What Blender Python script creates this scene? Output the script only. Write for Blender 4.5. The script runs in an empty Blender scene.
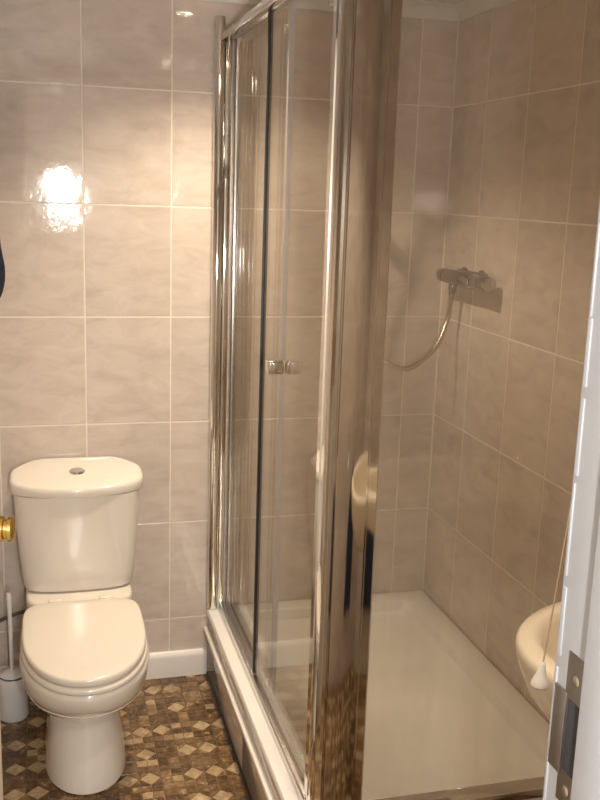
import bpy, bmesh, math, random
from mathutils import Vector, Matrix
random.seed(7)
sc = bpy.context.scene
COL = sc.collection
PI = math.pi

# ------------------------------------------------------------------ camera
cam_d = bpy.data.cameras.new('camera'); cam = bpy.data.objects.new('camera', cam_d); COL.objects.link(cam)
cam_d.sensor_fit = 'HORIZONTAL'; cam_d.sensor_width = 36.0; cam_d.lens = 968.846 / 600 * 36
cam_d.clip_start = 0.02
_r = Vector((0.96581445, -0.25719532, 0.03245026)); _u = Vector((0.02359423, 0.21187004, 0.977013)); _w = Vector((0.25815841, 0.94284763, -0.21069547))
cam.matrix_world = Matrix(((_r.x, _u.x, -_w.x, 0.0), (_r.y, _u.y, -_w.y, -2.87618), (_r.z, _u.z, -_w.z, 1.54361), (0, 0, 0, 1)))
sc.camera = cam

# ------------------------------------------------------------------ world, exposure, lights
wd = bpy.data.worlds.new('world'); sc.world = wd; wd.use_nodes = True
wd.node_tree.nodes['Background'].inputs[0].default_value = (0.9, 0.92, 1.0, 1)
wd.node_tree.nodes['Background'].inputs[1].default_value = 0.05
sc.view_settings.view_transform = 'Standard'; sc.view_settings.look = 'None'
sc.view_settings.gamma = 1.0; sc.view_settings.use_curve_mapping = False
sc.view_settings.exposure = 0.53
sc.cycles.transparent_max_bounces = 24
sc.cycles.max_bounces = 14
sc.cycles.sample_clamp_indirect = 20.0

WARM = (1.0, 0.82, 0.60)
LAMP_W = 74.0            # each ceiling downlight
LAMP_BASIN_W = 40.0
FLASH_W = 27.0
HALL_W = 12.0
WINDOW_W = 14.0
CEIL = 2.10

# the compact camera's flash, beside the lens
fl = bpy.data.lights.new('camera_flash', 'POINT'); fl.energy = FLASH_W; fl.shadow_soft_size = 0.022; fl.color = (1.0, 0.965, 0.92)
flo = bpy.data.objects.new('camera_flash', fl); COL.objects.link(flo); flo.location = (0.14, -2.87, 1.50)
# added lamp, unseen behind the photographer, for fill and a veil on the glass
hl = bpy.data.lights.new('landing_fill_light', 'AREA'); hl.shape = 'DISK'; hl.size = 0.3; hl.energy = HALL_W; hl.color = (1.0, 0.93, 0.84)
hlo = bpy.data.objects.new('landing_fill_light', hl); COL.objects.link(hlo); hlo.location = (0.35, -3.35, 2.33)

# added fill from an unseen landing window, suggested by the tile sparkle
wl = bpy.data.lights.new('landing_window_fill', 'AREA'); wl.shape = 'RECTANGLE'; wl.size = 0.11; wl.size_y = 0.22; wl.energy = WINDOW_W; wl.color = (1.0, 0.97, 0.93)
wlo = bpy.data.objects.new('landing_window_fill', wl); COL.objects.link(wlo); wlo.location = (0.18, -4.228, 1.45); wlo.rotation_euler = (math.radians(90), 0, 0)

# ------------------------------------------------------------------ helpers
def tag(o, label=None, cat=None, group=None, kind=None):
    if label: o['label'] = label
    if cat: o['category'] = cat
    if group: o['group'] = group
    if kind: o['kind'] = kind
    return o
def link(name, me, mat=None, parent=None, smooth=None):
    o = bpy.data.objects.new(name, me); COL.objects.link(o)
    if mat and not me.materials: me.materials.append(mat)
    if parent: o.parent = parent
    if smooth is not None:
        for p in me.polygons: p.use_smooth = True
        me.set_sharp_from_angle(angle=math.radians(smooth))
    return o
def empty(name, loc=(0, 0, 0), parent=None, rz=0):
    o = bpy.data.objects.new(name, None); COL.objects.link(o); o.location = loc; o.rotation_euler.z = rz
    o.empty_display_size = 0.05
    if parent: o.parent = parent
    return o
def bm_mesh(bm, name):
    bmesh.ops.recalc_face_normals(bm, faces=bm.faces)
    me = bpy.data.meshes.new(name); bm.to_mesh(me); bm.free(); return me
def box_bm(x0, x1, y0, y1, z0, z1, bev=0.0, seg=2, bm=None):
    b = bmesh.new()
    bmesh.ops.create_cube(b, size=1)
    for v in b.verts:
        v.co = Vector(((x0 + x1) / 2 + v.co.x * (x1 - x0), (y0 + y1) / 2 + v.co.y * (y1 - y0), (z0 + z1) / 2 + v.co.z * (z1 - z0)))
    if bev > 0:
        bmesh.ops.bevel(b, geom=b.edges[:], offset=bev, segments=seg, affect='EDGES', profile=0.5)
    if bm is not None:
        me = bpy.data.meshes.new('t'); b.to_mesh(me); b.free(); bm.from_mesh(me); bpy.data.meshes.remove(me); return bm
    return b
def box(name, x0, x1, y0, y1, z0, z1, mat, parent=None, bev=0.0, seg=2):
    me = bm_mesh(box_bm(min(x0, x1), max(x0, x1), min(y0, y1), max(y0, y1), min(z0, z1), max(z0, z1), bev, seg), name)
    return link(name, me, mat, parent, 40 if bev > 0 else None)
def loft_bm(rings, cap0=True, cap1=True, closed=True, bm=None):
    bm = bm or bmesh.new(); vr = []
    for r in rings: vr.append([bm.verts.new(p) for p in r])
    n = len(rings[0])
    for a, b in zip(vr[:-1], vr[1:]):
        for i in range(n if closed else n - 1):
            bm.faces.new((a[i], a[(i + 1) % n], b[(i + 1) % n], b[i]))
    if cap0: bm.faces.new(vr[0][::-1])
    if cap1: bm.faces.new(vr[-1])
    return bm
def loft(name, rings, mat, parent=None, smooth=40, **k):
    return link(name, bm_mesh(loft_bm(rings, **k), name), mat, parent, smooth)
def frame_of(d):
    d = d.normalized(); a = Vector((0, 0, 1)) if abs(d.z) < 0.9 else Vector((1, 0, 0))
    x = d.cross(a).normalized(); return x, d.cross(x).normalized()
def lathe_bm(p0, p1, prof, n=24, bm=None):
    """prof: list of (t along axis in metres, radius)"""
    p0 = Vector(p0); d = (Vector(p1) - p0).normalized(); x, y = frame_of(d)
    rings = [[p0 + d * t + (x * math.cos(2 * PI * i / n) + y * math.sin(2 * PI * i / n)) * r for i in range(n)] for t, r in prof]
    return loft_bm(rings, bm=bm)
def lathe(name, p0, p1, prof, mat, parent=None, n=24, smooth=40):
    return link(name, bm_mesh(lathe_bm(p0, p1, prof, n), name), mat, parent, smooth)
def rod(name, p0, p1, r, mat, parent=None, n=20, bev=0.002):
    L = (Vector(p1) - Vector(p0)).length
    return lathe(name, p0, p1, [(0, r - bev), (bev * .5, r - bev * .3), (bev, r), (L - bev, r), (L - bev * .5, r - bev * .3), (L, r - bev)], mat, parent, n, 50)
def spline(pts, k=10):
    P = [Vector(p) for p in pts]; P = [P[0] * 2 - P[1]] + P + [P[-1] * 2 - P[-2]]; out = []
    for i in range(1, len(P) - 2):
        a, b, c, d = P[i - 1:i + 3]
        for j in range(k):
            t = j / k
            out.append(0.5 * ((2 * b) + (c - a) * t + (2 * a - 5 * b + 4 * c - d) * t * t + (3 * b - a - 3 * c + d) * t ** 3))
    out.append(P[-2]); return out
def tube_bm(pts, r, n=10, bm=None):
    pts = [Vector(p) for p in pts]; rings = []; x = None
    for i, p in enumerate(pts):
        d = (pts[min(i + 1, len(pts) - 1)] - pts[max(i - 1, 0)]).normalized()
        if x is None: x, y = frame_of(d)
        x = (x - d * x.dot(d)).normalized(); y = d.cross(x)
        rr = r(i / (len(pts) - 1)) if callable(r) else r
        rings.append([p + (x * math.cos(2 * PI * k / n) + y * math.sin(2 * PI * k / n)) * rr for k in range(n)])
    return loft_bm(rings, bm=bm)
def tube(name, pts, r, mat, parent=None, n=10):
    return link(name, bm_mesh(tube_bm(pts, r, n), name), mat, parent, 50)
def sgnpow(v, e): return math.copysign(abs(v) ** e, v)
def egg(z, cx, w, yf, yb, ym, ef=2.0, eb=2.0, n=56):
    """closed plan outline; yf = front (-y) extent, yb = back extent, ym = widest station"""
    out = []
    for i in range(n):
        t = 2 * PI * i / n; c, s = math.cos(t), math.sin(t)
        e = ef if s < 0 else eb
        L = (ym - yf) if s < 0 else (yb - ym)
        out.append(Vector((cx + w * sgnpow(c, 2 / e), ym + L * sgnpow(s, 2 / e), z)))
    return out

# ------------------------------------------------------------------ materials
def mat(name, col, rough=0.4, metal=0.0, spec=0.5, coat=0.0, var=0.0, scale=30.0, bump=0.0, bscale=60.0, bdist=0.002, emis=None, sheen=0.0):
    m = bpy.data.materials.new(name); m.use_nodes = True; nt = m.node_tree; N = nt.nodes; L = nt.links
    b = N['Principled BSDF']
    b.inputs['Base Color'].default_value = (*col, 1); b.inputs['Roughness'].default_value = rough; b.inputs['Metallic'].default_value = metal
    b.inputs['Specular IOR Level'].default_value = spec; b.inputs['Coat Weight'].default_value = coat; b.inputs['Coat Roughness'].default_value = 0.04
    b.inputs['Sheen Weight'].default_value = sheen
    tc = N.new('ShaderNodeTexCoord')
    if var > 0:
        nz = N.new('ShaderNodeTexNoise'); nz.inputs['Scale'].default_value = scale; nz.inputs['Detail'].default_value = 5
        L.new(tc.outputs['Object'], nz.inputs['Vector'])
        mx = N.new('ShaderNodeMix'); mx.data_type = 'RGBA'
        mx.inputs['A'].default_value = (*[c * (1 - var) for c in col], 1); mx.inputs['B'].default_value = (*[min(1, c * (1 + var)) for c in col], 1)
        L.new(nz.outputs['Fac'], mx.inputs['Factor']); L.new(mx.outputs['Result'], b.inputs['Base Color'])
    if bump > 0:
        nb = N.new('ShaderNodeTexNoise'); nb.inputs['Scale'].default_value = bscale; nb.inputs['Detail'].default_value = 3
        L.new(tc.outputs['Object'], nb.inputs['Vector'])
        bp = N.new('ShaderNodeBump'); bp.inputs['Strength'].default_value = bump; bp.inputs['Distance'].default_value = bdist
        L.new(nb.outputs['Fac'], bp.inputs['Height']); L.new(bp.outputs['Normal'], b.inputs['Normal'])
    if emis:
        b.inputs['Emission Color'].default_value = (*emis[0], 1); b.inputs['Emission Strength'].default_value = emis[1]
    return m

def tile_material():
    m = bpy.data.materials.new('glazed_wall_tile'); m.use_nodes = True; nt = m.node_tree; N = nt.nodes; L = nt.links
    b = N['Principled BSDF']; b.inputs['Roughness'].default_value = 0.055; b.inputs['Specular IOR Level'].default_value = 0.8
    tc = N.new('ShaderNodeTexCoord'); oi = N.new('ShaderNodeObjectInfo')
    off = N.new('ShaderNodeVectorMath'); off.operation = 'MULTIPLY_ADD'
    cmb = N.new('ShaderNodeCombineXYZ')
    ml = N.new('ShaderNodeMath'); ml.operation = 'MULTIPLY'; ml.inputs[1].default_value = 37.0
    L.new(oi.outputs['Random'], ml.inputs[0])
    for i in range(3): L.new(ml.outputs[0], cmb.inputs[i])
    off.inputs[1].default_value = (1, 1, 1); L.new(tc.outputs['Object'], off.inputs[0]); L.new(cmb.outputs[0], off.inputs[2])
    # cloudy marbling, drawn out sideways
    sc1 = N.new('ShaderNodeVectorMath'); sc1.operation = 'MULTIPLY'; sc1.inputs[1].default_value = (9, 9, 20); L.new(off.outputs[0], sc1.inputs[0])
    n1 = N.new('ShaderNodeTexNoise'); n1.inputs['Scale'].default_value = 1.0; n1.inputs['Detail'].default_value = 7; n1.inputs['Roughness'].default_value = 0.62; n1.inputs['Distortion'].default_value = 0.6
    L.new(sc1.outputs[0], n1.inputs['Vector'])
    rp = N.new('ShaderNodeValToRGB'); e = rp.color_ramp.elements
    e[0].position = 0.30; e[0].color = (0.55, 0.47, 0.415, 1); e[1].position = 0.72; e[1].color = (0.70, 0.62, 0.555, 1)
    x = rp.color_ramp.elements.new(0.5); x.color = (0.63, 0.55, 0.49, 1)
    L.new(n1.outputs['Fac'], rp.inputs['Fac'])
    # small brightness step from tile to tile
    hs = N.new('ShaderNodeHueSaturation'); mr = N.new('ShaderNodeMapRange'); mr.inputs['To Min'].default_value = 0.95; mr.inputs['To Max'].default_value = 1.05
    L.new(oi.outputs['Random'], mr.inputs['Value']); L.new(mr.outputs[0], hs.inputs['Value']); L.new(rp.outputs['Color'], hs.inputs['Color'])
    L.new(hs.outputs['Color'], b.inputs['Base Color'])
    # wavy glaze
    n2 = N.new('ShaderNodeTexNoise'); n2.inputs['Scale'].default_value = 17.0; n2.inputs['Detail'].default_value = 4.0; n2.inputs['Roughness'].default_value = 0.5
    L.new(off.outputs[0], n2.inputs['Vector'])
    bp = N.new('ShaderNodeBump'); bp.inputs['Strength'].default_value = 0.17; bp.inputs['Distance'].default_value = 0.004
    L.new(n2.outputs['Fac'], bp.inputs['Height']); L.new(bp.outputs['Normal'], b.inputs['Normal'])
    return m

def glass_material(name, tint, ior=1.45, rough=0.0, extra=0.0):
    m = bpy.data.materials.new(name); m.use_nodes = True; nt = m.node_tree; N = nt.nodes; L = nt.links
    N.remove(N['Principled BSDF']); out = N['Material Output']
    tr = N.new('ShaderNodeBsdfTransparent'); tr.inputs['Color'].default_value = (*tint, 1)
    gl = N.new('ShaderNodeBsdfGlossy'); gl.inputs['Roughness'].default_value = rough; gl.inputs['Color'].default_value = (1, 1, 1, 1)
    fr = N.new('ShaderNodeFresnel'); fr.inputs['IOR'].default_value = ior
    geo = N.new('ShaderNodeNewGeometry')                      # same reflectance from either side of the sheet
    mxi = N.new('ShaderNodeMix'); mxi.data_type = 'FLOAT'; mxi.inputs['A'].default_value = ior; mxi.inputs['B'].default_value = 1 / ior
    L.new(geo.outputs['Backfacing'], mxi.inputs['Factor']); L.new(mxi.outputs['Result'], fr.inputs['IOR'])
    mx = N.new('ShaderNodeMixShader')
    L.new(fr.outputs[0], mx.inputs[0]); L.new(tr.outputs[0], mx.inputs[1]); L.new(gl.outputs[0], mx.inputs[2])
    last = mx
    if extra > 0:                                             # diffuse haze painted on for the veil of reflected room light
        df = N.new('ShaderNodeBsdfDiffuse'); df.inputs['Color'].default_value = (0.8, 0.74, 0.66, 1)
        m2 = N.new('ShaderNodeMixShader')
        tc = N.new('ShaderNodeTexCoord'); vm = N.new('ShaderNodeVectorMath'); vm.operation = 'MULTIPLY'; vm.inputs[1].default_value = (26, 26, 2.2)
        nz = N.new('ShaderNodeTexNoise'); nz.inputs['Scale'].default_value = 1.0; nz.inputs['Detail'].default_value = 4
        L.new(tc.outputs['Object'], vm.inputs[0]); L.new(vm.outputs[0], nz.inputs['Vector'])
        mr = N.new('ShaderNodeMapRange'); mr.inputs['From Min'].default_value = 0.3; mr.inputs['From Max'].default_value = 0.75; mr.inputs['To Min'].default_value = extra * 0.6; mr.inputs['To Max'].default_value = extra * 1.5
        L.new(nz.outputs['Fac'], mr.inputs['Value']); L.new(mr.outputs[0], m2.inputs[0])
        L.new(mx.outputs[0], m2.inputs[1]); L.new(df.outputs[0], m2.inputs[2]); last = m2
    L.new(last.outputs[0], out.inputs['Surface'])
    return m

def marble_piece(name, c0, c1, vein):
    m = bpy.data.materials.new(name); m.use_nodes = True; nt = m.node_tree; N = nt.nodes; L = nt.links
    b = N['Principled BSDF']; b.inputs['Roughness'].default_value = 0.22
    tc = N.new('ShaderNodeTexCoord'); oi = N.new('ShaderNodeObjectInfo'); ml = N.new('ShaderNodeMath'); ml.operation = 'MULTIPLY'; ml.inputs[1].default_value = 19.0
    L.new(oi.outputs['Random'], ml.inputs[0]); ad = N.new('ShaderNodeVectorMath'); L.new(tc.outputs['Object'], ad.inputs[0]); L.new(ml.outputs[0], ad.inputs[1])
    nz = N.new('ShaderNodeTexNoise'); nz.inputs['Scale'].default_value = 34; nz.inputs['Detail'].default_value = 8; nz.inputs['Roughness'].default_value = 0.65; nz.inputs['Distortion'].default_value = 1.2
    L.new(ad.outputs[0], nz.inputs['Vector'])
    rp = N.new('ShaderNodeValToRGB'); e = rp.color_ramp.elements
    e[0].position = 0.40; e[0].color = (*c0, 1); e[1].position = 0.60; e[1].color = (*c1, 1)
    x = rp.color_ramp.elements.new(0.68); x.color = (*vein, 1)
    L.new(nz.outputs['Fac'], rp.inputs['Fac']); L.new(rp.outputs['Color'], b.inputs['Base Color'])
    bp = N.new('ShaderNodeBump'); bp.inputs['Strength'].default_value = 0.25; bp.inputs['Distance'].default_value = 0.001
    L.new(nz.outputs['Fac'], bp.inputs['Height']); L.new(bp.outputs['Normal'], b.inputs['Normal'])
    return m

M_TILE = tile_material()
M_GROUT = mat('grout', (0.78, 0.71, 0.63), 0.6, var=0.08, scale=40)
M_CEIL = mat('ceiling_paint', (0.78, 0.74, 0.70), 0.7, var=0.03, scale=8)
M_COVE = mat('coving_plastic', (0.72, 0.72, 0.70), 0.45, var=0.02)
M_SKIRT = mat('white_skirting', (0.80, 0.77, 0.74), 0.28, var=0.03, scale=15)
M_CERAMIC = mat('white_ceramic', (0.78, 0.73, 0.66), 0.10, spec=0.55, coat=0.4, var=0.015, scale=6)
M_SEAT = mat('white_seat_plastic', (0.77, 0.71, 0.63), 0.16, spec=0.5, coat=0.2, var=0.015, scale=6)
M_TRAY = mat('tray_acrylic', (0.88, 0.86, 0.83), 0.22, var=0.03, scale=12)
M_TRIM = mat('white_trim_plastic', (0.84, 0.80, 0.74), 0.25, var=0.03, scale=20)
M_CHROME = mat('polished_chrome', (0.80, 0.79, 0.77), 0.06, 1.0, var=0.02, scale=50)
M_VALVE = mat('dark_chrome', (0.52, 0.51, 0.50), 0.08, 1.0, var=0.05, scale=50)  # chrome with a darker base colour, for contrast
M_POST = mat('polished_aluminium', (0.78, 0.75, 0.71), 0.07, 1.0, var=0.03, scale=14, bump=0.06, bscale=9, bdist=0.004)
M_ALU = mat('satin_aluminium', (0.72, 0.70, 0.67), 0.24, 1.0, var=0.03, scale=30)
M_SEAL = mat('grey_seal', (0.55, 0.53, 0.57), 0.4, var=0.05)
M_BLACK = mat('black_gasket', (0.018, 0.016, 0.014), 0.45, var=0.1)
M_GLASS = glass_material('door_glass', (0.965, 0.955, 0.925), 1.14)
M_GLASS2 = glass_material('panel_glass', (0.965, 0.95, 0.92), 1.5, extra=0.045)
M_DOOR = mat('cream_door_paint', (0.80, 0.74, 0.62), 0.4, var=0.03, scale=6)
M_JAMB = mat('white_gloss_paint', (0.50, 0.52, 0.56), 0.35, var=0.03, scale=25, bump=0.25, bscale=45, bdist=0.001)
M_BRASS = mat('polished_brass', (0.80, 0.58, 0.20), 0.14, 1.0, var=0.05, scale=30)
M_STEEL = mat('dull_steel', (0.34, 0.33, 0.33), 0.38, 1.0, var=0.15, scale=60)
M_HOLE = mat('mortise_shadow', (0.05, 0.05, 0.06), 0.8, var=0.1)
M_NAVY = mat('navy_cloth', (0.006, 0.009, 0.028), 0.95, var=0.3, scale=90, bump=0.8, bscale=220, bdist=0.003)
M_NAVY2 = mat('faded_navy_cloth', (0.030, 0.045, 0.085), 0.95, var=0.4, scale=40, bump=0.8, bscale=220, bdist=0.003)
M_HOSE = mat('metal_hose', (0.62, 0.57, 0.47), 0.28, 1.0, var=0.1, scale=80)
M_DARKHOSE = mat('dark_hose', (0.09, 0.085, 0.08), 0.45, 0.3, var=0.2)
M_CUP = mat('brush_holder_plastic', (0.72, 0.72, 0.72), 0.35, var=0.03)
M_CORD = mat('cord_string', (0.70, 0.58, 0.44), 0.7, var=0.1)
M_BELL = mat('cord_bell_plastic', (0.82, 0.82, 0.82), 0.3, var=0.03)
M_BASIN = mat('basin_ceramic', (0.80, 0.70, 0.56), 0.12, coat=0.3, var=0.02, scale=6)
M_LAMPGLOW = mat('lamp_glass', (1, 0.9, 0.75), 0.3, emis=(WARM, 18.0), var=0.01)
M_HALLWALL = mat('landing_wall_paint', (0.55, 0.49, 0.42), 0.8, var=0.04, scale=4)
M_CARPET = mat('landing_carpet', (0.22, 0.16, 0.11), 0.95, var=0.2, scale=120, bump=0.5, bscale=300)
M_FLOOR = mat('floor_bed', (0.17, 0.125, 0.08), 0.6, var=0.2, scale=60)
def _w(c): return tuple(v * f for v, f in zip(c, (1.10, 1.0, 0.86)))
_mp = marble_piece
def marble_piece(n, a, b, v): return _mp(n, _w(a), _w(b), _w(v))
M_PIECES = {
    'dark': [marble_piece('dark_brown_marble', (0.06, 0.035, 0.017), (0.16, 0.10, 0.052), (0.40, 0.30, 0.18)),
             marble_piece('mid_brown_marble', (0.10, 0.062, 0.030), (0.22, 0.145, 0.08), (0.44, 0.34, 0.22)),
             marble_piece('tan_marble', (0.16, 0.105, 0.058), (0.29, 0.205, 0.12), (0.46, 0.37, 0.25))],
    'light': [marble_piece('beige_marble', (0.27, 0.205, 0.13), (0.42, 0.335, 0.225), (0.54, 0.46, 0.33)),
              marble_piece('pale_marble', (0.34, 0.27, 0.18), (0.49, 0.41, 0.29), (0.58, 0.50, 0.38))]}

# ------------------------------------------------------------------ room shell
XL, XR, YD = -0.235, 1.2454, -2.145          # left wall, right wall, door wall (room faces)
TW, TH, GAP = 0.25, 0.32246, 0.0036
Z0 = 0.52036 - 2 * TH                        # a course line below the floor
_tm = {}
def tile_mesh(w, h):
    k = (round(w, 4), round(h, 4))
    if k not in _tm:
        _tm[k] = bm_mesh(box_bm(-w / 2, w / 2, 0, 0.008, -h / 2, h / 2, 0.0012, 1), 'tile')
        _tm[k].materials.append(M_TILE)
    return _tm[k]
def tiled_wall(name, origin, rz, length, first, zlo=0.0, zhi=CEIL, thick=0.10, x0=0.0):
    """origin = lower corner, local +x runs along the wall, local -y faces the room"""
    me = bm_mesh(box_bm(x0, length, 0.0008, thick, zlo, zhi), name)
    w = link(name, me, M_GROUT); w.location = origin; w.rotation_euler.z = rz; tag(w, kind='structure')
    xs = [x0]; x = first
    while x < length - 0.012:
        if x > x0 + 0.012: xs.append(x)
        x += TW
    xs.append(length)
    zs = [zlo]; z = Z0
    while z < zhi - 0.012:
        if z > zlo + 0.012: zs.append(z)
        z += TH
    zs.append(zhi)
    for a, b in zip(xs[:-1], xs[1:]):
        for c, d in zip(zs[:-1], zs[1:]):
            t = link('tile', tile_mesh(b - a - GAP, d - c - GAP), None, w)
            t.location = ((a + b) / 2, 0, (c + d) / 2)
    return w
tiled_wall('wall_back', (XL, 0, 0), 0, XR - XL, 0.1301 - TW - XL)
tiled_wall('wall_right', (XR, 0, 0), -PI / 2, -YD, 0.2294)
tiled_wall('wall_left', (XL, YD, 0), PI / 2, -YD, 0.145)
tiled_wall('wall_door', (XR, YD, 0), PI, XR - 0.50, 0.16, thick=0.125)
tiled_wall('wall_door_head', (0.50, YD, 0), PI, 0.50 - XL, 0.17, zlo=2.03, thick=0.125)

box('ceiling', XL - 0.1, XR + 0.1, YD - 0.1, 0.1, CEIL, CEIL + 0.06, M_CEIL).__setitem__('kind', 'structure')

# coving: concave strip round the top of the walls
def coving(name, p0, p1, nrm):
    p0 = Vector(p0); p1 = Vector(p1); n = Vector(nrm); s = 0.042
    def sec(p):
        pr = [(0, -s), (0.006, -s)]
        for i in range(7):
            a = PI / 2 * i / 6
            pr.append((s - (s - 0.006) * math.cos(a), -s + (s - 0.006) * math.sin(a)))
        pr += [(s, 0), (0, 0)]
        return [p + n * u + Vector((0, 0, v)) for u, v in pr]
    o = loft(name, [sec(p0), sec(p1)], M_COVE, smooth=30); tag(o, kind='structure')
for nm, xx in (('trim_5', XR - 0.0015), ('trim_6', XL + 0.0015)):
    tag(rod(nm, (xx, -0.0015, 0.0), (xx, -0.0015, CEIL - 0.01), 0.0032, M_GROUT, None, 10, 0.0005), kind='structure')
coving('trim_1', (XL, 0, CEIL), (XR, 0, CEIL), (0, -1, 0))
coving('trim_2', (XR, 0, CEIL), (XR, YD, CEIL), (-1, 0, 0))
coving('trim_3', (XL, 0, CEIL), (XL, YD, CEIL), (1, 0, 0))

# skirting
def skirting(name, x0, x1):
    prof = [(0, 0), (-0.016, 0), (-0.016, 0.066), (-0.0145, 0.074), (-0.011, 0.080), (-0.006, 0.084), (0, 0.084)]
    o = loft(name, [[Vector((x, y, z)) for y, z in prof] for x in (x0, x1)], M_SKIRT, smooth=30); tag(o, kind='structure')
skirting('baseboard_back', XL, 0.499)

# ------------------------------------------------------------------ mosaic floor
floor = box('floor', XL - 0.05, XR + 0.05, -2.20, 0.05, -0.06, -0.0022, M_FLOOR); tag(floor, kind='structure')
PH, PG = 0.0022, 0.0014
_pm = {}
def piece_mesh(shape, key, mi):
    k = (shape, key, mi)
    if k in _pm: return _pm[k]
    bm = bmesh.new()
    vb = [bm.verts.new((x, y, -PH)) for x, y in key]
    cxm = sum(x for x, y in key) / len(key); cym = sum(y for x, y in key) / len(key)
    vt = [bm.verts.new((cxm + (x - cxm) * 0.96, cym + (y - cym) * 0.96, 0)) for x, y in key]
    n = len(key); bm.faces.new(vt)
    for i in range(n): bm.faces.new((vb[i], vb[(i + 1) % n], vt[(i + 1) % n], vt[i]))
    me = bm_mesh(bm, 'floor_piece'); me.materials.append((M_PIECES['dark'] + M_PIECES['light'])[mi]); _pm[k] = me
    return me
C = 0.058
def cell_pieces(kind, rng):
    h = C / 2; g = PG / 2; out = []
    dk = lambda: rng.choice((0, 0, 1, 1, 1, 2)); lt = lambda: rng.choice((3, 3, 4))
    if kind == 'D':
        r = h - g * 1.2
        out.append((((r, 0), (0, r), (-r, 0), (0, -r)), lt(), 0, 0))
        a = h - 2.6 * g
        for sx in (1, -1):
            for sy in (1, -1):
                k = ((0, 0), (-a, 0), (0, -a))
                k = tuple((x * sx, y * sy) for x, y in k)
                if sx * sy < 0: k = k[::-1]
                out.append((k, dk(), sx * (h - g), sy * (h - g)))
    elif kind == 'Q':
        a = h / 2 - g
        for i, sx in enumerate((1, -1)):
            for j, sy in enumerate((1, -1)):
                out.append((((a, a), (-a, a), (-a, -a), (a, -a)), 3 if rng.random() < 0.16 else dk(), sx * h / 2, sy * h / 2))
    elif kind == 'R':
        a = h / 2 - g; b = h - g
        for s in (1, -1):
            out.append((((a, b), (-a, b), (-a, -b), (a, -b)), dk(), s * h / 2, 0))
    elif kind == 'T':
        a = h / 2 - g; b = h - g
        for s in (1, -1):
            out.append((((b, a), (-b, a), (-b, -a), (b, -a)), dk(), 0, s * h / 2))
    else:
        b = h - g
        out.append((((b, b), (-b, b), (-b, -b), (b, -b)), dk(), 0, 0))
    return out
rng = random.Random(11); pieces = []
nx = int((0.50 - XL) / C) + 1; ny = int(-YD / C) + 1
for i in range(-1, int((XR - XL) / C) + 1):
    for j in range(ny + 1):
        cx = XL + (i + 0.5) * C; cy = -(j + 0.5) * C
        if cx > XR or cx < XL - 0.02: continue
        if cx > 0.52 and cy > -1.16: continue           # under the shower
        u = (i + (j // 2) * 3) % 5; q = rng.random()
        kind = 'D' if (j % 4 == 1 and u not in (1,)) or (j % 4 == 3 and q < 0.5) else rng.choice('QQQQRTS')
        for key, mi, dx, dy in cell_pieces(kind, rng):
            pieces.append((cx + dx, cy + dy, key, mi))
vis = lambda p: p[1] > -0.74 and ((p[0] > 0.14) or (p[1] < -0.28 and p[0] < 0.03)) and p[0] < 0.505
front = [p for p in pieces if vis(p)][:]
front.sort(key=lambda p: (p[0] < 0.14, -p[1])); front = front[:300]
fs = set(id(p) for p in front)
for x, y, key, mi in front:
    o = link('mosaic_piece', piece_mesh('p', key, mi), None, floor); o.location = (x, y, 0)
bmr = bmesh.new(); mats_all = M_PIECES['dark'] + M_PIECES['light']
for p in pieces:
    if id(p) in fs: continue
    x, y, key, mi = p
    vt = [bmr.verts.new((x + a, y + b, 0)) for a, b in key]; vb = [bmr.verts.new((x + a, y + b, -PH)) for a, b in key]; n = len(key)
    f = bmr.faces.new(vt); f.material_index = mi
    for i in range(n):
        f = bmr.faces.new((vb[i], vb[(i + 1) % n], vt[(i + 1) % n], vt[i])); f.material_index = mi
me = bm_mesh(bmr, 'mosaic_field')
for m_ in mats_all: me.materials.append(m_)
tag(link('mosaic_field', me, None, floor), kind='stuff')

# ------------------------------------------------------------------ landing outside the door
def struct_box(name, *a, **k): return tag(box(name, *a, **k), kind='structure')
struct_box('floor_landing', -1.3, 1.7, -4.3, -2.20, -0.06, 0.0, M_CARPET)
struct_box('wall_landing_end', -1.3, 1.7, -4.35, -4.25, 0, 2.4, M_HALLWALL)
struct_box('wall_landing_left', -1.35, -1.25, -4.3, -2.27, 0, 2.4, M_HALLWALL)
struct_box('wall_landing_right', 1.65, 1.75, -4.3, -2.27, 0, 2.4, M_HALLWALL)
struct_box('wall_landing_beside_door', XL - 1.05, XL - 0.02, -2.27, -2.15, 0, 2.4, M_HALLWALL)
struct_box('wall_landing_corner', XR + 0.0, 1.75, -2.27, -2.15, 0, 2.4, M_HALLWALL)
struct_box('ceiling_landing', -1.35, 1.75, -4.35, -2.15, 2.40, 2.45, M_CEIL)
wn = empty('window_1', (0.18, -4.25, 1.45)); tag(wn, kind='structure')  # unseen window added around the fill light
for a in (-1, 1):
    box('frame_stile', a * 0.117 - 0.02, a * 0.117 + 0.02, 0.0, 0.035, -0.202, 0.202, M_TRIM, wn, 0.003)
    box('frame_rail', -0.097, 0.097, 0.0, 0.035, a * 0.182 - 0.02, a * 0.182 + 0.02, M_TRIM, wn, 0.003)
box('pane', -0.098, 0.098, 0.008, 0.014, -0.163, 0.163, M_GLASS, wn)
ll = empty('landing_fill_lamp', (0.35, -3.35, 2.34)); tag(ll, 'added fill lamp, round and flush, on the unseen landing ceiling', 'lamp')  # unseen fixture added to carry the fill light
lathe('fill_lamp_base', (0, 0, 0.06), (0, 0, 0.0), [(0, 0.15), (0.015, 0.155), (0.03, 0.15)], M_TRIM, ll)
hlo.parent = ll; hlo.location = (0, 0, 0.012)

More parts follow.
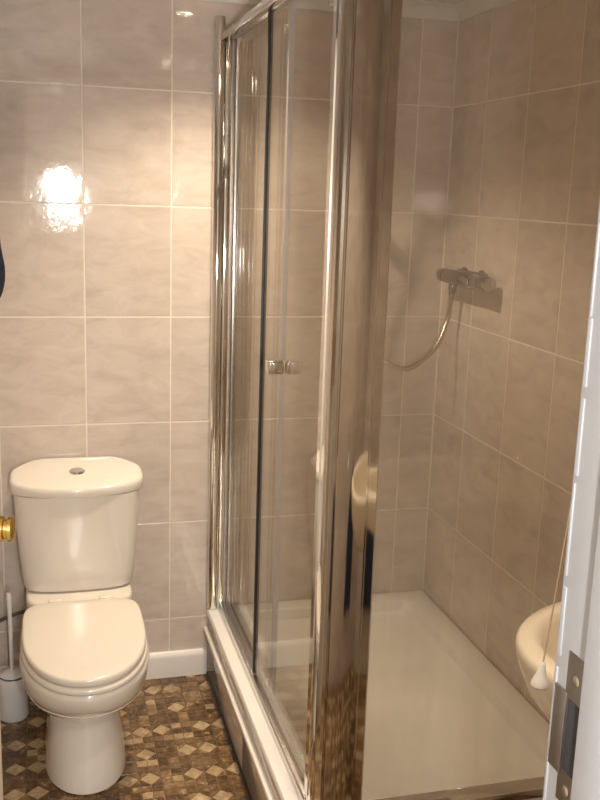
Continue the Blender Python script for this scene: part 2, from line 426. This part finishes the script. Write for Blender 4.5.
# ------------------------------------------------------------------ door frame with strike plate
tf = empty('trim_4', (0, 0, 0)); tag(tf, kind='structure')
box('jamb', 0.455, 0.502, -2.275, -2.140, 0, 2.03, M_JAMB, tf, 0.002)
box('door_stop', 0.4425, 0.4555, -2.275, -2.205, 0, 2.015, M_JAMB, tf, 0.002)
box('jamb', XL - 0.02, XL + 0.025, -2.275, -2.140, 0, 2.03, M_JAMB, tf, 0.002)
box('frame_head', XL + 0.024, 0.456, -2.275, -2.140, 2.0, 2.04, M_JAMB, tf, 0.002)
def architrave(x0, x1, y0, y1, z0, z1):
    box('architrave', x0, x1, y0, y1, z0, z1, M_JAMB, tf, 0.004, 3)
architrave(0.4630, 0.515, -2.142, -2.127, 0, 2.045)
architrave(0.465, 0.53, -2.290, -2.274, 0, 2.08)
architrave(XL - 0.05, XL + 0.012, -2.290, -2.274, 0, 2.08)
architrave(XL + 0.013, 0.464, -2.290, -2.274, 2.012, 2.08)
# chipped paint bead along the edge of the rebate
bmb = bmesh.new(); rr = random.Random(3); z = 0.05
while z < 1.95:
    L_ = rr.uniform(0.02, 0.09)
    box_bm(0.4538, 0.4556, -2.1485 + rr.uniform(-0.0015, 0.0015), -2.1440, z, z + L_, 0.0006, 1, bmb); z += L_ + rr.uniform(0.0, 0.012)
link('paint_bead', bm_mesh(bmb, 'paint_bead'), M_JAMB, tf, 40)
# strike plate: steel strip with lip, mortise and two screws
sp = box('strike_plate', 0.4540, 0.4556, -2.204, -2.164, 1.000, 1.148, M_STEEL, tf, 0.0006); sp['label'] = 'dull steel latch plate let into the jamb'
box('lip', 0.4528, 0.4553, -2.168, -2.1475, 1.026, 1.108, M_STEEL, sp, 0.001)
box('mortise', 0.4534, 0.4542, -2.198, -2.171, 1.034, 1.104, M_HOLE, sp, 0.0003)
for z_ in (1.125, 1.016):
    s_ = lathe('screw', (0.4545, -2.180, z_), (0.40, -2.180, z_), [(0, 0.0052), (0.0009, 0.0050), (0.0015, 0.0035)], M_ALU, sp, 16)

# ------------------------------------------------------------------ open door leaf with brass lever
d1 = empty('door_1', (-0.172, -2.160, 0), rz=math.radians(80)); tag(d1, kind='structure')
# leaf local: +x from hinge to latch edge, -y is the face towards the shower
box('leaf', 0.0, 0.609, 0.0, 0.034, 0.008, 1.985, M_DOOR, d1, 0.002)
hp = box('handle_plate', 0.522, 0.570, -0.006, 0.0, 1.02, 1.185, M_BRASS, d1, 0.002); hp['label'] = 'polished brass door knob plate'
kn = lathe('knob', (0.546, -0.005, 1.103), (0.546, -1, 1.103), [(0, 0.0225), (0.004, 0.0215), (0.006, 0.0165), (0.022, 0.0165), (0.0235, 0.013), (0.027, 0.013), (0.0285, 0.0165), (0.033, 0.0165), (0.036, 0.012)], M_BRASS, d1, 28)
box('latch_face', 0.608, 0.6102, 0.008, 0.026, 1.03, 1.18, M_BRASS, d1, 0.0005)
for z_ in (0.25, 1.0, 1.75): rod('hinge', (-0.004, 0.036, z_ - 0.04), (-0.004, 0.036, z_ + 0.04), 0.006, M_BRASS, d1, 12)
lathe('knob', (0.546, 0.033, 1.103), (0.546, 1, 1.103), [(0, 0.0225), (0.004, 0.0215), (0.006, 0.0125), (0.022, 0.0125), (0.030, 0.022), (0.042, 0.022), (0.048, 0.012)], M_BRASS, d1, 28)

# navy towel over the top of the open door
def towel_on_door():
    n, rows = 16, []
    path = [(0.052, 1.50), (0.050, 1.75), (0.047, 1.96), (0.035, 1.994), (0.017, 1.999), (-0.003, 1.993), (-0.012, 1.95), (-0.014, 1.80), (-0.015, 1.62), (-0.017, 1.50), (-0.021, 1.45), (-0.025, 1.425), (-0.024, 1.405), (-0.017, 1.392)]
    for y, z in path:
        row = []
        for i in range(n):
            t = i / (n - 1); x = 0.33 + 0.258 * t
            w = 0.004 * math.sin(t * 14 + z * 3)
            edge = max(0, (t - 0.85) / 0.15)
            yy = y - (abs(w) if y < 0.01 else -abs(w)) * (1 if z < 1.98 else 0.2)
            zz = z + (0.014 * edge ** 2 if z < 1.45 and y < 0 else 0)
            row.append(Vector((x, yy, zz + 0.006 * math.sin(t * 7) * (1 if z < 1.6 else 0))))
        rows.append(row)
    bm = loft_bm(rows, cap0=False, cap1=False, closed=False)
    o = link('draped_towel', bm_mesh(bm, 'draped_towel'), M_NAVY, None, 60)
    so = o.modifiers.new('thick', 'SOLIDIFY'); so.thickness = 0.010; so.offset = 0
    sb = o.modifiers.new('smooth', 'SUBSURF'); sb.levels = 1; sb.render_levels = 2
    o.matrix_world = Matrix.Translation((-0.172, -2.160, 0)) @ Matrix.Rotation(math.radians(80), 4, 'Z')
    tag(o, 'dark navy towel draped over the open door, at left picture edge', 'towel')
towel_on_door()

# ------------------------------------------------------------------ shower plinth and tray
pl = empty('shower_plinth', (0.5, -1.14, 0)); tag(pl, 'glossy beige tiled plinth with white bead below the shower tray', 'plinth')
def plbox(name, x0, x1, y0, y1, z0, z1, m, bev=0.0):
    o = box(name, x0 - 0.5, x1 - 0.5, y0 + 1.14, y1 + 1.14, z0, z1, m, pl, bev); return o
plbox('core', 0.512, 1.240, -1.132, -0.004, 0.0, 0.150, M_GROUT)
for y0, y1 in ((-0.002, -0.57), (-0.572, -1.14)):
    plbox('riser_tile', 0.502, 0.512, y1, y0, 0.004, 0.148, M_TILE, 0.001)
    plbox('riser_tile', 0.502, 0.512, y1, y0, 0.162, 0.207, M_TILE, 0.001)
for x0, x1 in ((0.503, 0.87), (0.872, 1.243)):
    plbox('riser_tile', x0, x1, -1.142, -1.132, 0.004, 0.148, M_TILE, 0.001)
    plbox('riser_tile', x0, x1, -1.142, -1.132, 0.162, 0.207, M_TILE, 0.001)
plbox('bead', 0.488, 0.513, -1.156, -0.001, 0.147, 0.163, M_TRIM, 0.005)
plbox('bead', 0.513, 1.243, -1.156, -1.13, 0.147, 0.163, M_TRIM, 0.004)
plbox('sealant', 0.4965, 0.504, -1.15, -0.017, -0.001, 0.006, M_BLACK, 0.002)

def shower_tray():
    x0, x1, y0, y1 = 0.497, 1.2435, -1.150, -0.0015
    def rr_(ins, z, rad):
        a0, a1, b0, b1 = x0 + ins, x1 - ins, y0 + ins, y1 - ins; out = []
        for cx, cy, st in ((a1 - rad, b1 - rad, 0), (a0 + rad, b1 - rad, 1), (a0 + rad, b0 + rad, 2), (a1 - rad, b0 + rad, 3)):
            for k in range(7):
                t = PI / 2 * (st + k / 6); out.append(Vector((cx + rad * math.cos(t), cy + rad * math.sin(t), z)))
        return out
    rings = [rr_(0.29, 0.165, 0.06), rr_(0.085, 0.168, 0.05), rr_(0.055, 0.18, 0.03), rr_(0.045, 0.2085, 0.02), rr_(0.002, 0.2085, 0.006), rr_(0.0, 0.2105, 0.006), rr_(0.0, 0.222, 0.008), rr_(0.003, 0.227, 0.008), rr_(0.008, 0.229, 0.008), rr_(0.062, 0.229, 0.02), rr_(0.070, 0.225, 0.026), rr_(0.078, 0.196, 0.04), rr_(0.095, 0.186, 0.05), rr_(0.30, 0.182, 0.06)]
    t = loft('shower_tray', rings, M_TRAY, None, 35)
    tag(t, 'white low rectangular shower tray inside the glass enclosure', 'shower tray')
    w = lathe('waste_cover', (0.87, -0.3, 0.183), (0.87, -0.3, 0.3), [(0, 0.055), (0.003, 0.055), (0.006, 0.045), (0.008, 0.02)], M_CHROME, t, 32)
shower_tray()

# ------------------------------------------------------------------ shower enclosure
se = empty('shower_enclosure', (0.545, -1.1, 0.229)); tag(se, 'chrome-framed glass shower enclosure with sliding door and wide corner post', 'shower enclosure')
ZB, ZT = 0.2295, 1.965
def sb(name, x0, x1, y0, y1, z0, z1, m, parent=None, bev=0.0, seg=2):
    return reparent(box(name, x0, x1, y0, y1, z0, z1, m, None, bev, seg), parent)
def reparent(o, parent=None):
    o.parent = parent or se
    if parent is None: o.matrix_parent_inverse = Matrix.Translation((-0.545, 1.1, -0.229))
    return o
# wall profile: round bar and channel
wp = sb('wall_profile', 0.528, 0.548, -0.030, -0.001, ZB, ZT + 0.01, M_POST, None, 0.004)
bar = reparent(rod('profile_bar', (0.513, -0.018, ZB), (0.513, -0.018, 2.018), 0.0165, M_CHROME, None, 28, 0.003))
sb('profile_channel', 0.556, 0.570, -0.046, -0.001, ZB, ZT, M_ALU, None, 0.002)
# rails
sb('top_rail', 0.514, 0.536, -1.075, -0.034, ZT - 0.016, ZT + 0.007, M_CHROME, None, 0.005, 3)
sb('top_rail', 0.5475, 0.5590, -1.075, -0.034, ZT - 0.012, ZT + 0.003, M_ALU, None, 0.002)
sb('bottom_rail', 0.531, 0.572, -1.075, -0.030, ZB, ZB + 0.026, M_ALU, None, 0.004)
sb('bottom_rail', 0.552, 0.558, -1.075, -0.046, ZB + 0.026, ZB + 0.040, M_ALU, None, 0.001)
# fixed pane (inner track) ends in a grey seal; sliding pane (outer track) starts with a black gasket
fp = sb('fixed_pane', 0.5605, 0.5655, -0.640, -0.040, ZB + 0.027, ZT - 0.004, M_GLASS)
sb('edge_seal', 0.556, 0.569, -0.656, -0.640, ZB + 0.03, ZT - 0.004, M_SEAL, None, 0.002)
sd = sb('sliding_pane', 0.5415, 0.5465, -1.070, -0.520, ZB + 0.034, ZT - 0.004, M_GLASS)
sb('door_gasket', 0.538, 0.550, -0.520, -0.511, ZB + 0.030, ZT - 0.004, M_BLACK, sd, 0.001)
for x0, x1 in ((0.505, 0.541), (0.547, 0.5590)):
    h_ = sb('handle', x0, x1, -0.748, -0.716, 1.128, 1.160, M_CHROME, sd, 0.005, 3)
for yy in (-0.628, -0.99):
    reparent(rod('roller', (0.548, yy, 0.292), (0.5585, yy, 0.292), 0.011, M_CHROME, None, 18), sd)
    reparent(rod('roller', (0.548, yy, 1.90), (0.5585, yy, 1.90), 0.011, M_CHROME, None, 18), sd)
# corner post: a wide shallow-bowed face with a grooved side
def post_section():
    P_ = [(0.5345, -1.066), (0.5345, -1.088), (0.5385, -1.090), (0.5385, -1.098), (0.5345, -1.100), (0.5345, -1.128), (0.537, -1.134), (0.543, -1.1385), (0.549, -1.1395),
          (0.5515, -1.136), (0.5545, -1.136)]
    for i in range(9):
        t = i / 8; P_.append((0.556 + 0.062 * t, -1.1385 - 0.0028 * math.sin(PI * t)))
    P_ += [(0.6195, -1.135), (0.622, -1.135), (0.6235, -1.137), (0.640, -1.137), (0.6435, -1.134), (0.6435, -1.104), (0.600, -1.100), (0.575, -1.090), (0.572, -1.066)]
    return P_
ps = post_section()
reparent(loft('corner_post', [[Vector((x, y, z)) for x, y in ps] for z in (ZB, ZT + 0.055)], M_POST, None, 24))
# end panel facing the door of the room
sb('end_panel', 0.641, 1.232, -1.124, -1.118, ZB + 0.018, ZT - 0.015, M_GLASS2)
sb('panel_rail', 0.643, 1.240, -1.1525, -1.108, ZB, ZB + 0.022, M_POST, None, 0.003)
sb('panel_rail', 0.643, 1.240, -1.134, -1.108, ZT - 0.03, ZT, M_CHROME, None, 0.005)
sb('wall_channel', 1.222, 1.2444, -1.136, -1.106, ZB, ZT, M_POST, None, 0.003)

# ------------------------------------------------------------------ thermostatic mixer, hose, slide rail, handset
mx = empty('shower_mixer', (1.205, -0.24, 1.306)); tag(mx, 'chrome thermostatic bar mixer with metal hose on the tiled shower wall', 'shower mixer')
MO = Vector((1.205, -0.24, 1.306))
def mp(p): return Vector(p) - MO
lathe('valve_body', mp((1.205, -0.125, 1.306)), mp((1.205, -1, 1.306)), [(0, 0.019), (0.003, 0.022), (0.19, 0.022), (0.194, 0.019)], M_VALVE, mx, 28)
lathe('flow_knob', mp((1.205, -0.121, 1.306)), mp((1.205, 1, 1.306)), [(0, 0.0205), (0.003, 0.0215), (0.030, 0.0205), (0.040, 0.016), (0.044, 0.008)], M_VALVE, mx, 28)
lathe('temperature_knob', mp((1.205, -0.324, 1.306)), mp((1.205, -1, 1.306)), [(0, 0.0205), (0.002, 0.0215), (0.045, 0.0215), (0.047, 0.0195), (0.052, 0.0195), (0.054, 0.0225), (0.092, 0.0225), (0.097, 0.0195), (0.098, 0.010)], M_VALVE, mx, 28)
for yy, nm in ((-0.123, 'collar'), (-0.3215, 'collar')):
    rod(nm, mp((1.205, yy - 0.0025, 1.306)), mp((1.205, yy + 0.0025, 1.306)), 0.0195, M_BLACK, mx, 24, 0.0005)
sh = link('bracket', bm_mesh(box_bm(0.026, 0.0395, -0.085, 0.10, -0.014, 0.024, 0.004), 'bracket'), M_VALVE, mx, 40)
for yy in (-0.165, -0.285):
    w_ = lathe('wall_union', mp((1.2445, yy, 1.306)), mp((1.0, yy, 1.306)), [(0, 0.031), (0.004, 0.030), (0.007, 0.018), (0.022, 0.016)], M_VALVE, mx)
hose_pts = [(1.205, -0.170, 1.262), (1.204, -0.165, 1.225), (1.200, -0.160, 1.174), (1.160, -0.186, 1.102), (1.100, -0.206, 1.055), (1.050, -0.214, 1.036), (0.990, -0.205, 1.058), (0.965, -0.150, 1.104), (0.957, -0.115, 1.18), (0.956, -0.104, 1.30), (0.956, -0.115, 1.40), (0.956, -0.127, 1.472)]
hp_ = [mp(p) for p in spline(hose_pts, 14)]
ho = tube('hose', hp_, lambda t: 0.0072, M_HOSE, mx, 12)
lathe('hose_nut', mp((1.205, -0.170, 1.288)), mp((1.205, -0.170, 1.0)), [(0, 0.011), (0.004, 0.0125), (0.018, 0.0125), (0.022, 0.011), (0.03, 0.009)], M_VALVE, ho, 12)

sr = empty('slide_rail', (0.956, -0.05, 1.05)); tag(sr, 'slim chrome slide rail behind the corner post, inside the shower', 'slide rail')
rod('rail', (0, 0, 0), (0, 0, 0.80), 0.0095, M_CHROME, sr)
for z_ in (0.03, 0.77):
    lathe('rail_bracket', (0, 0.0492, z_), (0, -0.1, z_), [(0, 0.017), (0.012, 0.017), (0.03, 0.012), (0.058, 0.0125), (0.062, 0.009)], M_CHROME, sr, 18)
box('handset_holder', -0.014, 0.014, -0.066, 0.014, 0.445, 0.478, M_CHROME, sr, 0.005)
hs = empty('shower_handset', (0.956, -0.1275, 1.475)); tag(hs, 'chrome shower handset held on the slide rail behind the post', 'shower head')
tube('grip', spline([(0, 0, 0.0), (0, -0.003, 0.06), (0, -0.014, 0.14), (0, -0.03, 0.19)], 6), 0.0105, M_CHROME, hs, 14)
lathe('spray_head', (0, -0.020, 0.215), (0, -0.075, 0.180), [(0, 0.010), (0.008, 0.026), (0.018, 0.034), (0.026, 0.034), (0.029, 0.030)], M_CHROME, hs, 28)

# ------------------------------------------------------------------ toilet
TX = 0.0955
to = empty('toilet', (TX, -0.35, 0)); tag(to, 'white ceramic close-coupled toilet with its lid closed', 'toilet')
TO = Vector((TX, -0.35, 0))
def tl(name, rings, m, parent=None, smooth=45, **k):
    rings = [[p - TO for p in r] for r in rings]
    return loft(name, rings, m, parent or to, smooth, **k)
pan = []
for z, w, yf, yb, ym, ef in [
    (0.0005, 0.104, -0.586, -0.16, -0.42, 2.1), (0.004, 0.108, -0.593, -0.155, -0.42, 2.1), (0.03, 0.107, -0.590, -0.155, -0.42, 2.1), (0.08, 0.101, -0.575, -0.16, -0.42, 2.1), (0.13, 0.094, -0.555, -0.16, -0.41, 2.1),
    (0.17, 0.089, -0.540, -0.155, -0.41, 2.1), (0.192, 0.0885, -0.538, -0.15, -0.41, 2.1), (0.206, 0.092, -0.549, -0.14, -0.42, 2.1), (0.216, 0.101, -0.572, -0.135, -0.43, 2.1), (0.228, 0.115, -0.605, -0.13, -0.45, 2.1), (0.243, 0.130, -0.640, -0.12, -0.46, 2.05),
    (0.262, 0.144, -0.672, -0.11, -0.48, 2.05), (0.279, 0.1525, -0.693, -0.10, -0.48, 2.05), (0.2815, 0.1510, -0.691, -0.10, -0.48, 2.05), (0.285, 0.1545, -0.698, -0.10, -0.48, 2.05), (0.305, 0.160, -0.716, -0.09, -0.48, 2.05), (0.325, 0.1635, -0.728, -0.08, -0.48, 2.05), (0.345, 0.1655, -0.735, -0.08, -0.48, 2.05),
    (0.355, 0.1645, -0.735, -0.08, -0.48, 2.05), (0.360, 0.160, -0.730, -0.08, -0.48, 2.05)]:
    pan.append(egg(z, TX, w, yf, yb, ym, ef, 3.2, 64))
po = tl('pan', pan, M_CERAMIC)
shelf = []
for z, w, yf in [(0.24, 0.110, -0.22), (0.30, 0.142, -0.245), (0.36, 0.150, -0.255), (0.381, 0.150, -0.258), (0.387, 0.147, -0.256), (0.3895, 0.142, -0.252)]:
    shelf.append(egg(z, TX, w, yf, -0.012, -0.13, 5, 6, 56))
tl('pan_shelf', shelf, M_CERAMIC)
def slab(z0, z1, w, yf, yb, ym, ef, eb, r=0.006, dome=0.0):
    out = []
    for z, i in ((z0, r), (z0 + r * 0.3, r * 0.3), (z0 + r, 0), (z1 - r, 0), (z1 - r * 0.3, r * 0.3), (z1, r)):
        out.append(egg(z, TX, w - i, yf + i, yb - i, ym, ef, eb, 64))
    if dome:
        for k in (0.85, 0.6, 0.3, 0.05):
            out.append([Vector((TX + (p.x - TX) * k, ym + (p.y - ym) * k, z1 + dome * (1 - k * k))) for p in egg(z1, TX, w - r, yf + r, yb - r, ym, ef, eb, 64)])
    return out
tl('seat', slab(0.3615, 0.379, 0.1615, -0.742, -0.275, -0.47, 2.1, 5, 0.006), M_SEAT)
tl('lid', slab(0.3815, 0.4035, 0.1580, -0.737, -0.272, -0.46, 2.15, 6, 0.007, 0.003), M_SEAT)
for sx in (-0.07, 0.07):
    rod('hinge', Vector((TX + sx - 0.02, -0.262, 0.398)) - TO, Vector((TX + sx + 0.02, -0.262, 0.398)) - TO, 0.008, M_SEAT, to, 14)
# cistern
cis = []
for z, w, yf in [(0.3905, 0.142, -0.174), (0.394, 0.152, -0.188), (0.402, 0.1555, -0.193), (0.44, 0.1605, -0.196), (0.52, 0.168, -0.199), (0.60, 0.174, -0.202), (0.65, 0.1765, -0.204), (0.682, 0.1775, -0.205)]:
    cis.append(egg(z, TX, w, yf, -0.012, -0.118, 3.1, 9, 72))
cb = tl('cistern', cis, M_CERAMIC)
def lid_ring(z, k, tilt=1.0):
    outline = [(0.0, -0.012), (-0.06, -0.012), (-0.108, -0.014), (-0.142, -0.032), (-0.172, -0.062), (-0.184, -0.082), (-0.187, -0.120), (-0.184, -0.150), (-0.165, -0.174), (-0.120, -0.198), (-0.065, -0.211), (0.0, -0.2155)]
    left = spline([(x, y, 0) for x, y in outline], 4)
    right = [Vector((-p.x, p.y, 0)) for p in left[-2:0:-1]]
    c = Vector((0, -0.112, 0)); out = []
    for p in left + right:
        q = c + (p - c) * k; out.append(Vector((TX + q.x, q.y, z + tilt * 0.19 * (q.y + 0.112))))
    return out
cl = tl('cistern_lid', [lid_ring(0.6825, 0.95, 0), lid_ring(0.684, 0.985, 0), lid_ring(0.688, 1.0, 0), lid_ring(0.718, 1.0), lid_ring(0.7245, 0.99), lid_ring(0.7275, 0.965), lid_ring(0.7285, 0.93), lid_ring(0.7295, 0.6), lid_ring(0.730, 0.28), lid_ring(0.730, 0.03)], M_CERAMIC, cb)
fb = lathe('flush_button', Vector((TX, -0.112, 0.7285)) - TO, Vector((TX, -0.112 - 0.19, 1.7285)) - TO, [(0, 0.0225), (0.003, 0.0225), (0.005, 0.020), (0.0045, 0.0175), (0.007, 0.016), (0.008, 0.008)], M_CHROME, cb, 32)
tube('supply_hose', [p - TO for p in spline([(-0.205, -0.035, 0.10), (-0.20, -0.05, 0.18), (-0.165, -0.07, 0.245), (-0.120, -0.078, 0.276), (-0.065, -0.08, 0.294), (0.0, -0.08, 0.30)], 10)], 0.0055, M_DARKHOSE, to)

# ------------------------------------------------------------------ toilet brush and holder
bh = empty('toilet_brush_holder', (-0.1, -0.155, 0)); tag(bh, 'pale grey plastic toilet brush holder on the floor beside the toilet', 'brush holder')
lathe('cup', (0, 0, 0.0005), (0, 0, 1), [(0, 0.040), (0.004, 0.043), (0.10, 0.040), (0.128, 0.0395), (0.130, 0.038), (0.128, 0.036), (0.02, 0.034)], M_CUP, bh, 32)
tb = empty('toilet_brush', (-0.1, -0.155, 0.022)); tag(tb, 'toilet brush with a thin pale handle standing in its holder', 'toilet brush')
lathe('bristles', (0, 0, 0.0), (0, 0, 1), [(0, 0.012), (0.01, 0.028), (0.07, 0.028), (0.085, 0.012)], M_TRIM, tb, 20)
lathe('handle', (0, 0, 0.08), (-0.004, 0.006, 0.42), [(0, 0.006), (0.03, 0.0055), (0.22, 0.006), (0.27, 0.0085), (0.285, 0.007)], M_CUP, tb, 14)
lathe('splash_cap', (0, 0, 0.109), (0, 0, 1), [(0, 0.030), (0.004, 0.036), (0.008, 0.034), (0.02, 0.012)], M_CUP, tb, 28)

# ------------------------------------------------------------------ wash basin
BX, BY = 1.2445, -1.60
wb = empty('wash_basin', (BX, BY, 0)); tag(wb, 'cream ceramic pedestal wash basin half hidden by the door jamb', 'wash basin')
def dring(k, z, n=64, cx=1.02):
    out = []
    for i in range(n):
        t = 2 * PI * i / n; c, s = math.cos(t), math.sin(t)
        if c < 0: x, y = 0.277 * c, 0.212 * s
        else: x, y = 0.222 * sgnpow(c, 2 / 5), 0.212 * sgnpow(s, 2 / 5 if abs(c) > 0 else 1)
        # join the two halves smoothly
        if c >= 0: y = 0.212 * sgnpow(s, 0.42)
        else: y = 0.212 * sgnpow(s, 0.92)
        px = cx + x * k; px = min(px, BX - 0.0005)
        out.append(Vector((px - BX, y * k, z)))
    return out
rings = [dring(0.42, 0.640), dring(0.56, 0.655), dring(0.76, 0.69), dring(0.91, 0.74), dring(0.985, 0.79), dring(1.0, 0.812), dring(0.995, 0.822), dring(0.975, 0.828), dring(0.90, 0.829), dring(0.86, 0.826), dring(0.83, 0.812), dring(0.77, 0.76), dring(0.62, 0.71), dring(0.40, 0.692), dring(0.12, 0.688)]
loft('bowl', rings, M_BASIN, wb, 50)
ped = []
for z, w, d in [(0.0005, 0.095, 0.105), (0.02, 0.092, 0.10), (0.2, 0.074, 0.085), (0.5, 0.070, 0.082), (0.645, 0.085, 0.10)]:
    ped.append([Vector((-0.135 + d * math.cos(2 * PI * i / 36), w * math.sin(2 * PI * i / 36), z)) for i in range(36)])
loft('pedestal', ped, M_BASIN, wb, 50)
for sy in (-0.09, 0.09):
    t_ = lathe('tap', (-0.075, sy, 0.826), (-0.075, sy, 2), [(0, 0.020), (0.005, 0.021), (0.012, 0.013), (0.05, 0.012), (0.058, 0.020), (0.078, 0.022), (0.084, 0.016)], M_CHROME, wb)
    tube('spout', spline([(-0.075, sy, 0.862), (-0.10, sy * 0.98, 0.878), (-0.14, sy * 0.95, 0.878), (-0.165, sy * 0.93, 0.862), (-0.168, sy * 0.93, 0.85)], 6), 0.0085, M_CHROME, wb, 12)
lathe('plug_hole', (-0.225, 0, 0.6885), (-0.225, 0, 1), [(0, 0.022), (0.002, 0.021), (0.001, 0.014)], M_CHROME, wb)

# ------------------------------------------------------------------ light pull cord
pc = empty('pull_cord', (0.700, -1.72, 0.86)); tag(pc, 'light pull cord with a white bell hanging over the basin', 'pull cord')
PO = Vector((0.700, -1.72, 0.86))
top = Vector((0.790, -1.72, CEIL - 0.03)); bot = Vector((0.6955, -1.72, 0.882))
tube('cord', [p - PO for p in spline([bot, Vector((0.7075, -1.72, 1.012)), Vector((0.727, -1.72, 1.247)), Vector((0.756, -1.72, 1.65)), top], 6)], 0.0013, M_CORD, pc, 8)
dv = Vector((-0.006, 0, -0.1))
lathe('bell', bot - PO + Vector((0.0003, 0, 0.004)), bot - PO + dv, [(0, 0.003), (0.002, 0.0042), (0.014, 0.0062), (0.024, 0.0098), (0.032, 0.0130), (0.036, 0.0132), (0.039, 0.0095), (0.041, 0.003)], M_BELL, pc, 24)
lathe('switch_box', Vector((top.x, top.y, CEIL)) - PO, Vector((top.x, top.y, 0)) - PO, [(0, 0.042), (0.012, 0.042), (0.024, 0.036), (0.032, 0.012)], M_TRIM, pc, 28)

# ------------------------------------------------------------------ navy towel hanging on the door wall by the basin
def hand_towel():
    x0, rows = 0.93, []
    n = 14
    for z, dx in [(0.72, 0.05), (0.70, 0.35), (0.64, 0.8), (0.55, 0.95), (0.42, 1.0), (0.30, 1.0), (0.24, 0.97)]:
        row = []
        for i in range(n):
            t = i / (n - 1) * 2 - 1
            row.append(Vector((x0 + t * 0.10 * dx, YD + 0.022 + 0.010 * math.sin(t * 8) * dx, z + 0.01 * math.cos(t * 3))))
        rows.append(row)
    o = link('hand_towel', bm_mesh(loft_bm(rows, cap0=False, cap1=False, closed=False), 'hand_towel'), M_NAVY2, None, 60)
    s = o.modifiers.new('thick', 'SOLIDIFY'); s.thickness = 0.010; s.offset = 0
    s = o.modifiers.new('smooth', 'SUBSURF'); s.levels = 1; s.render_levels = 1
    tag(o, 'navy hand towel by the basin, seen mirrored in the corner post', 'towel')
    k = empty('towel_hook', (x0, YD, 0.73)); tag(k, 'small chrome hook holding the navy hand towel', 'hook')
    lathe('hook_base', (0, 0, 0), (0, 1, 0), [(0, 0.018), (0.004, 0.018), (0.006, 0.007)], M_CHROME, k, 20)
    tube('hook_arm', spline([(0, 0.004, 0), (0, 0.022, -0.002), (0, 0.040, 0.004), (0, 0.046, 0.018)], 5), 0.005, M_CHROME, k, 10)
hand_towel()

# ------------------------------------------------------------------ ceiling downlights
def downlight(x, y, watts, label, cone):
    o = empty('downlight', (x, y, CEIL)); tag(o, label, 'ceiling light', 'recessed ceiling downlights')
    n = 32
    lathe('trim_ring', (0, 0, 0.0), (0, 0, -1), [(0, 0.044), (0.003, 0.043), (0.006, 0.036), (0.0045, 0.029), (-0.004, 0.026)], M_CHROME, o, n)
    lathe('bulb_face', (0, 0, -0.0040), (0, 0, -1), [(0, 0.026), (0.0012, 0.025), (0.002, 0.012)], M_LAMPGLOW, o, n)
    l = bpy.data.lights.new('downlight_beam', 'SPOT'); l.energy = watts; l.color = WARM; l.spot_size = math.radians(cone); l.spot_blend = 1.0; l.shadow_soft_size = 0.04
    lo = bpy.data.objects.new('downlight_beam', l); COL.objects.link(lo); lo.parent = o; lo.location = (0, 0, -0.010)
downlight(0.485, -0.45, LAMP_W, 'recessed ceiling downlight near the back wall above the shower edge', 124)
downlight(0.60, -1.75, LAMP_BASIN_W, 'recessed ceiling downlight above the basin near the room door', 100)
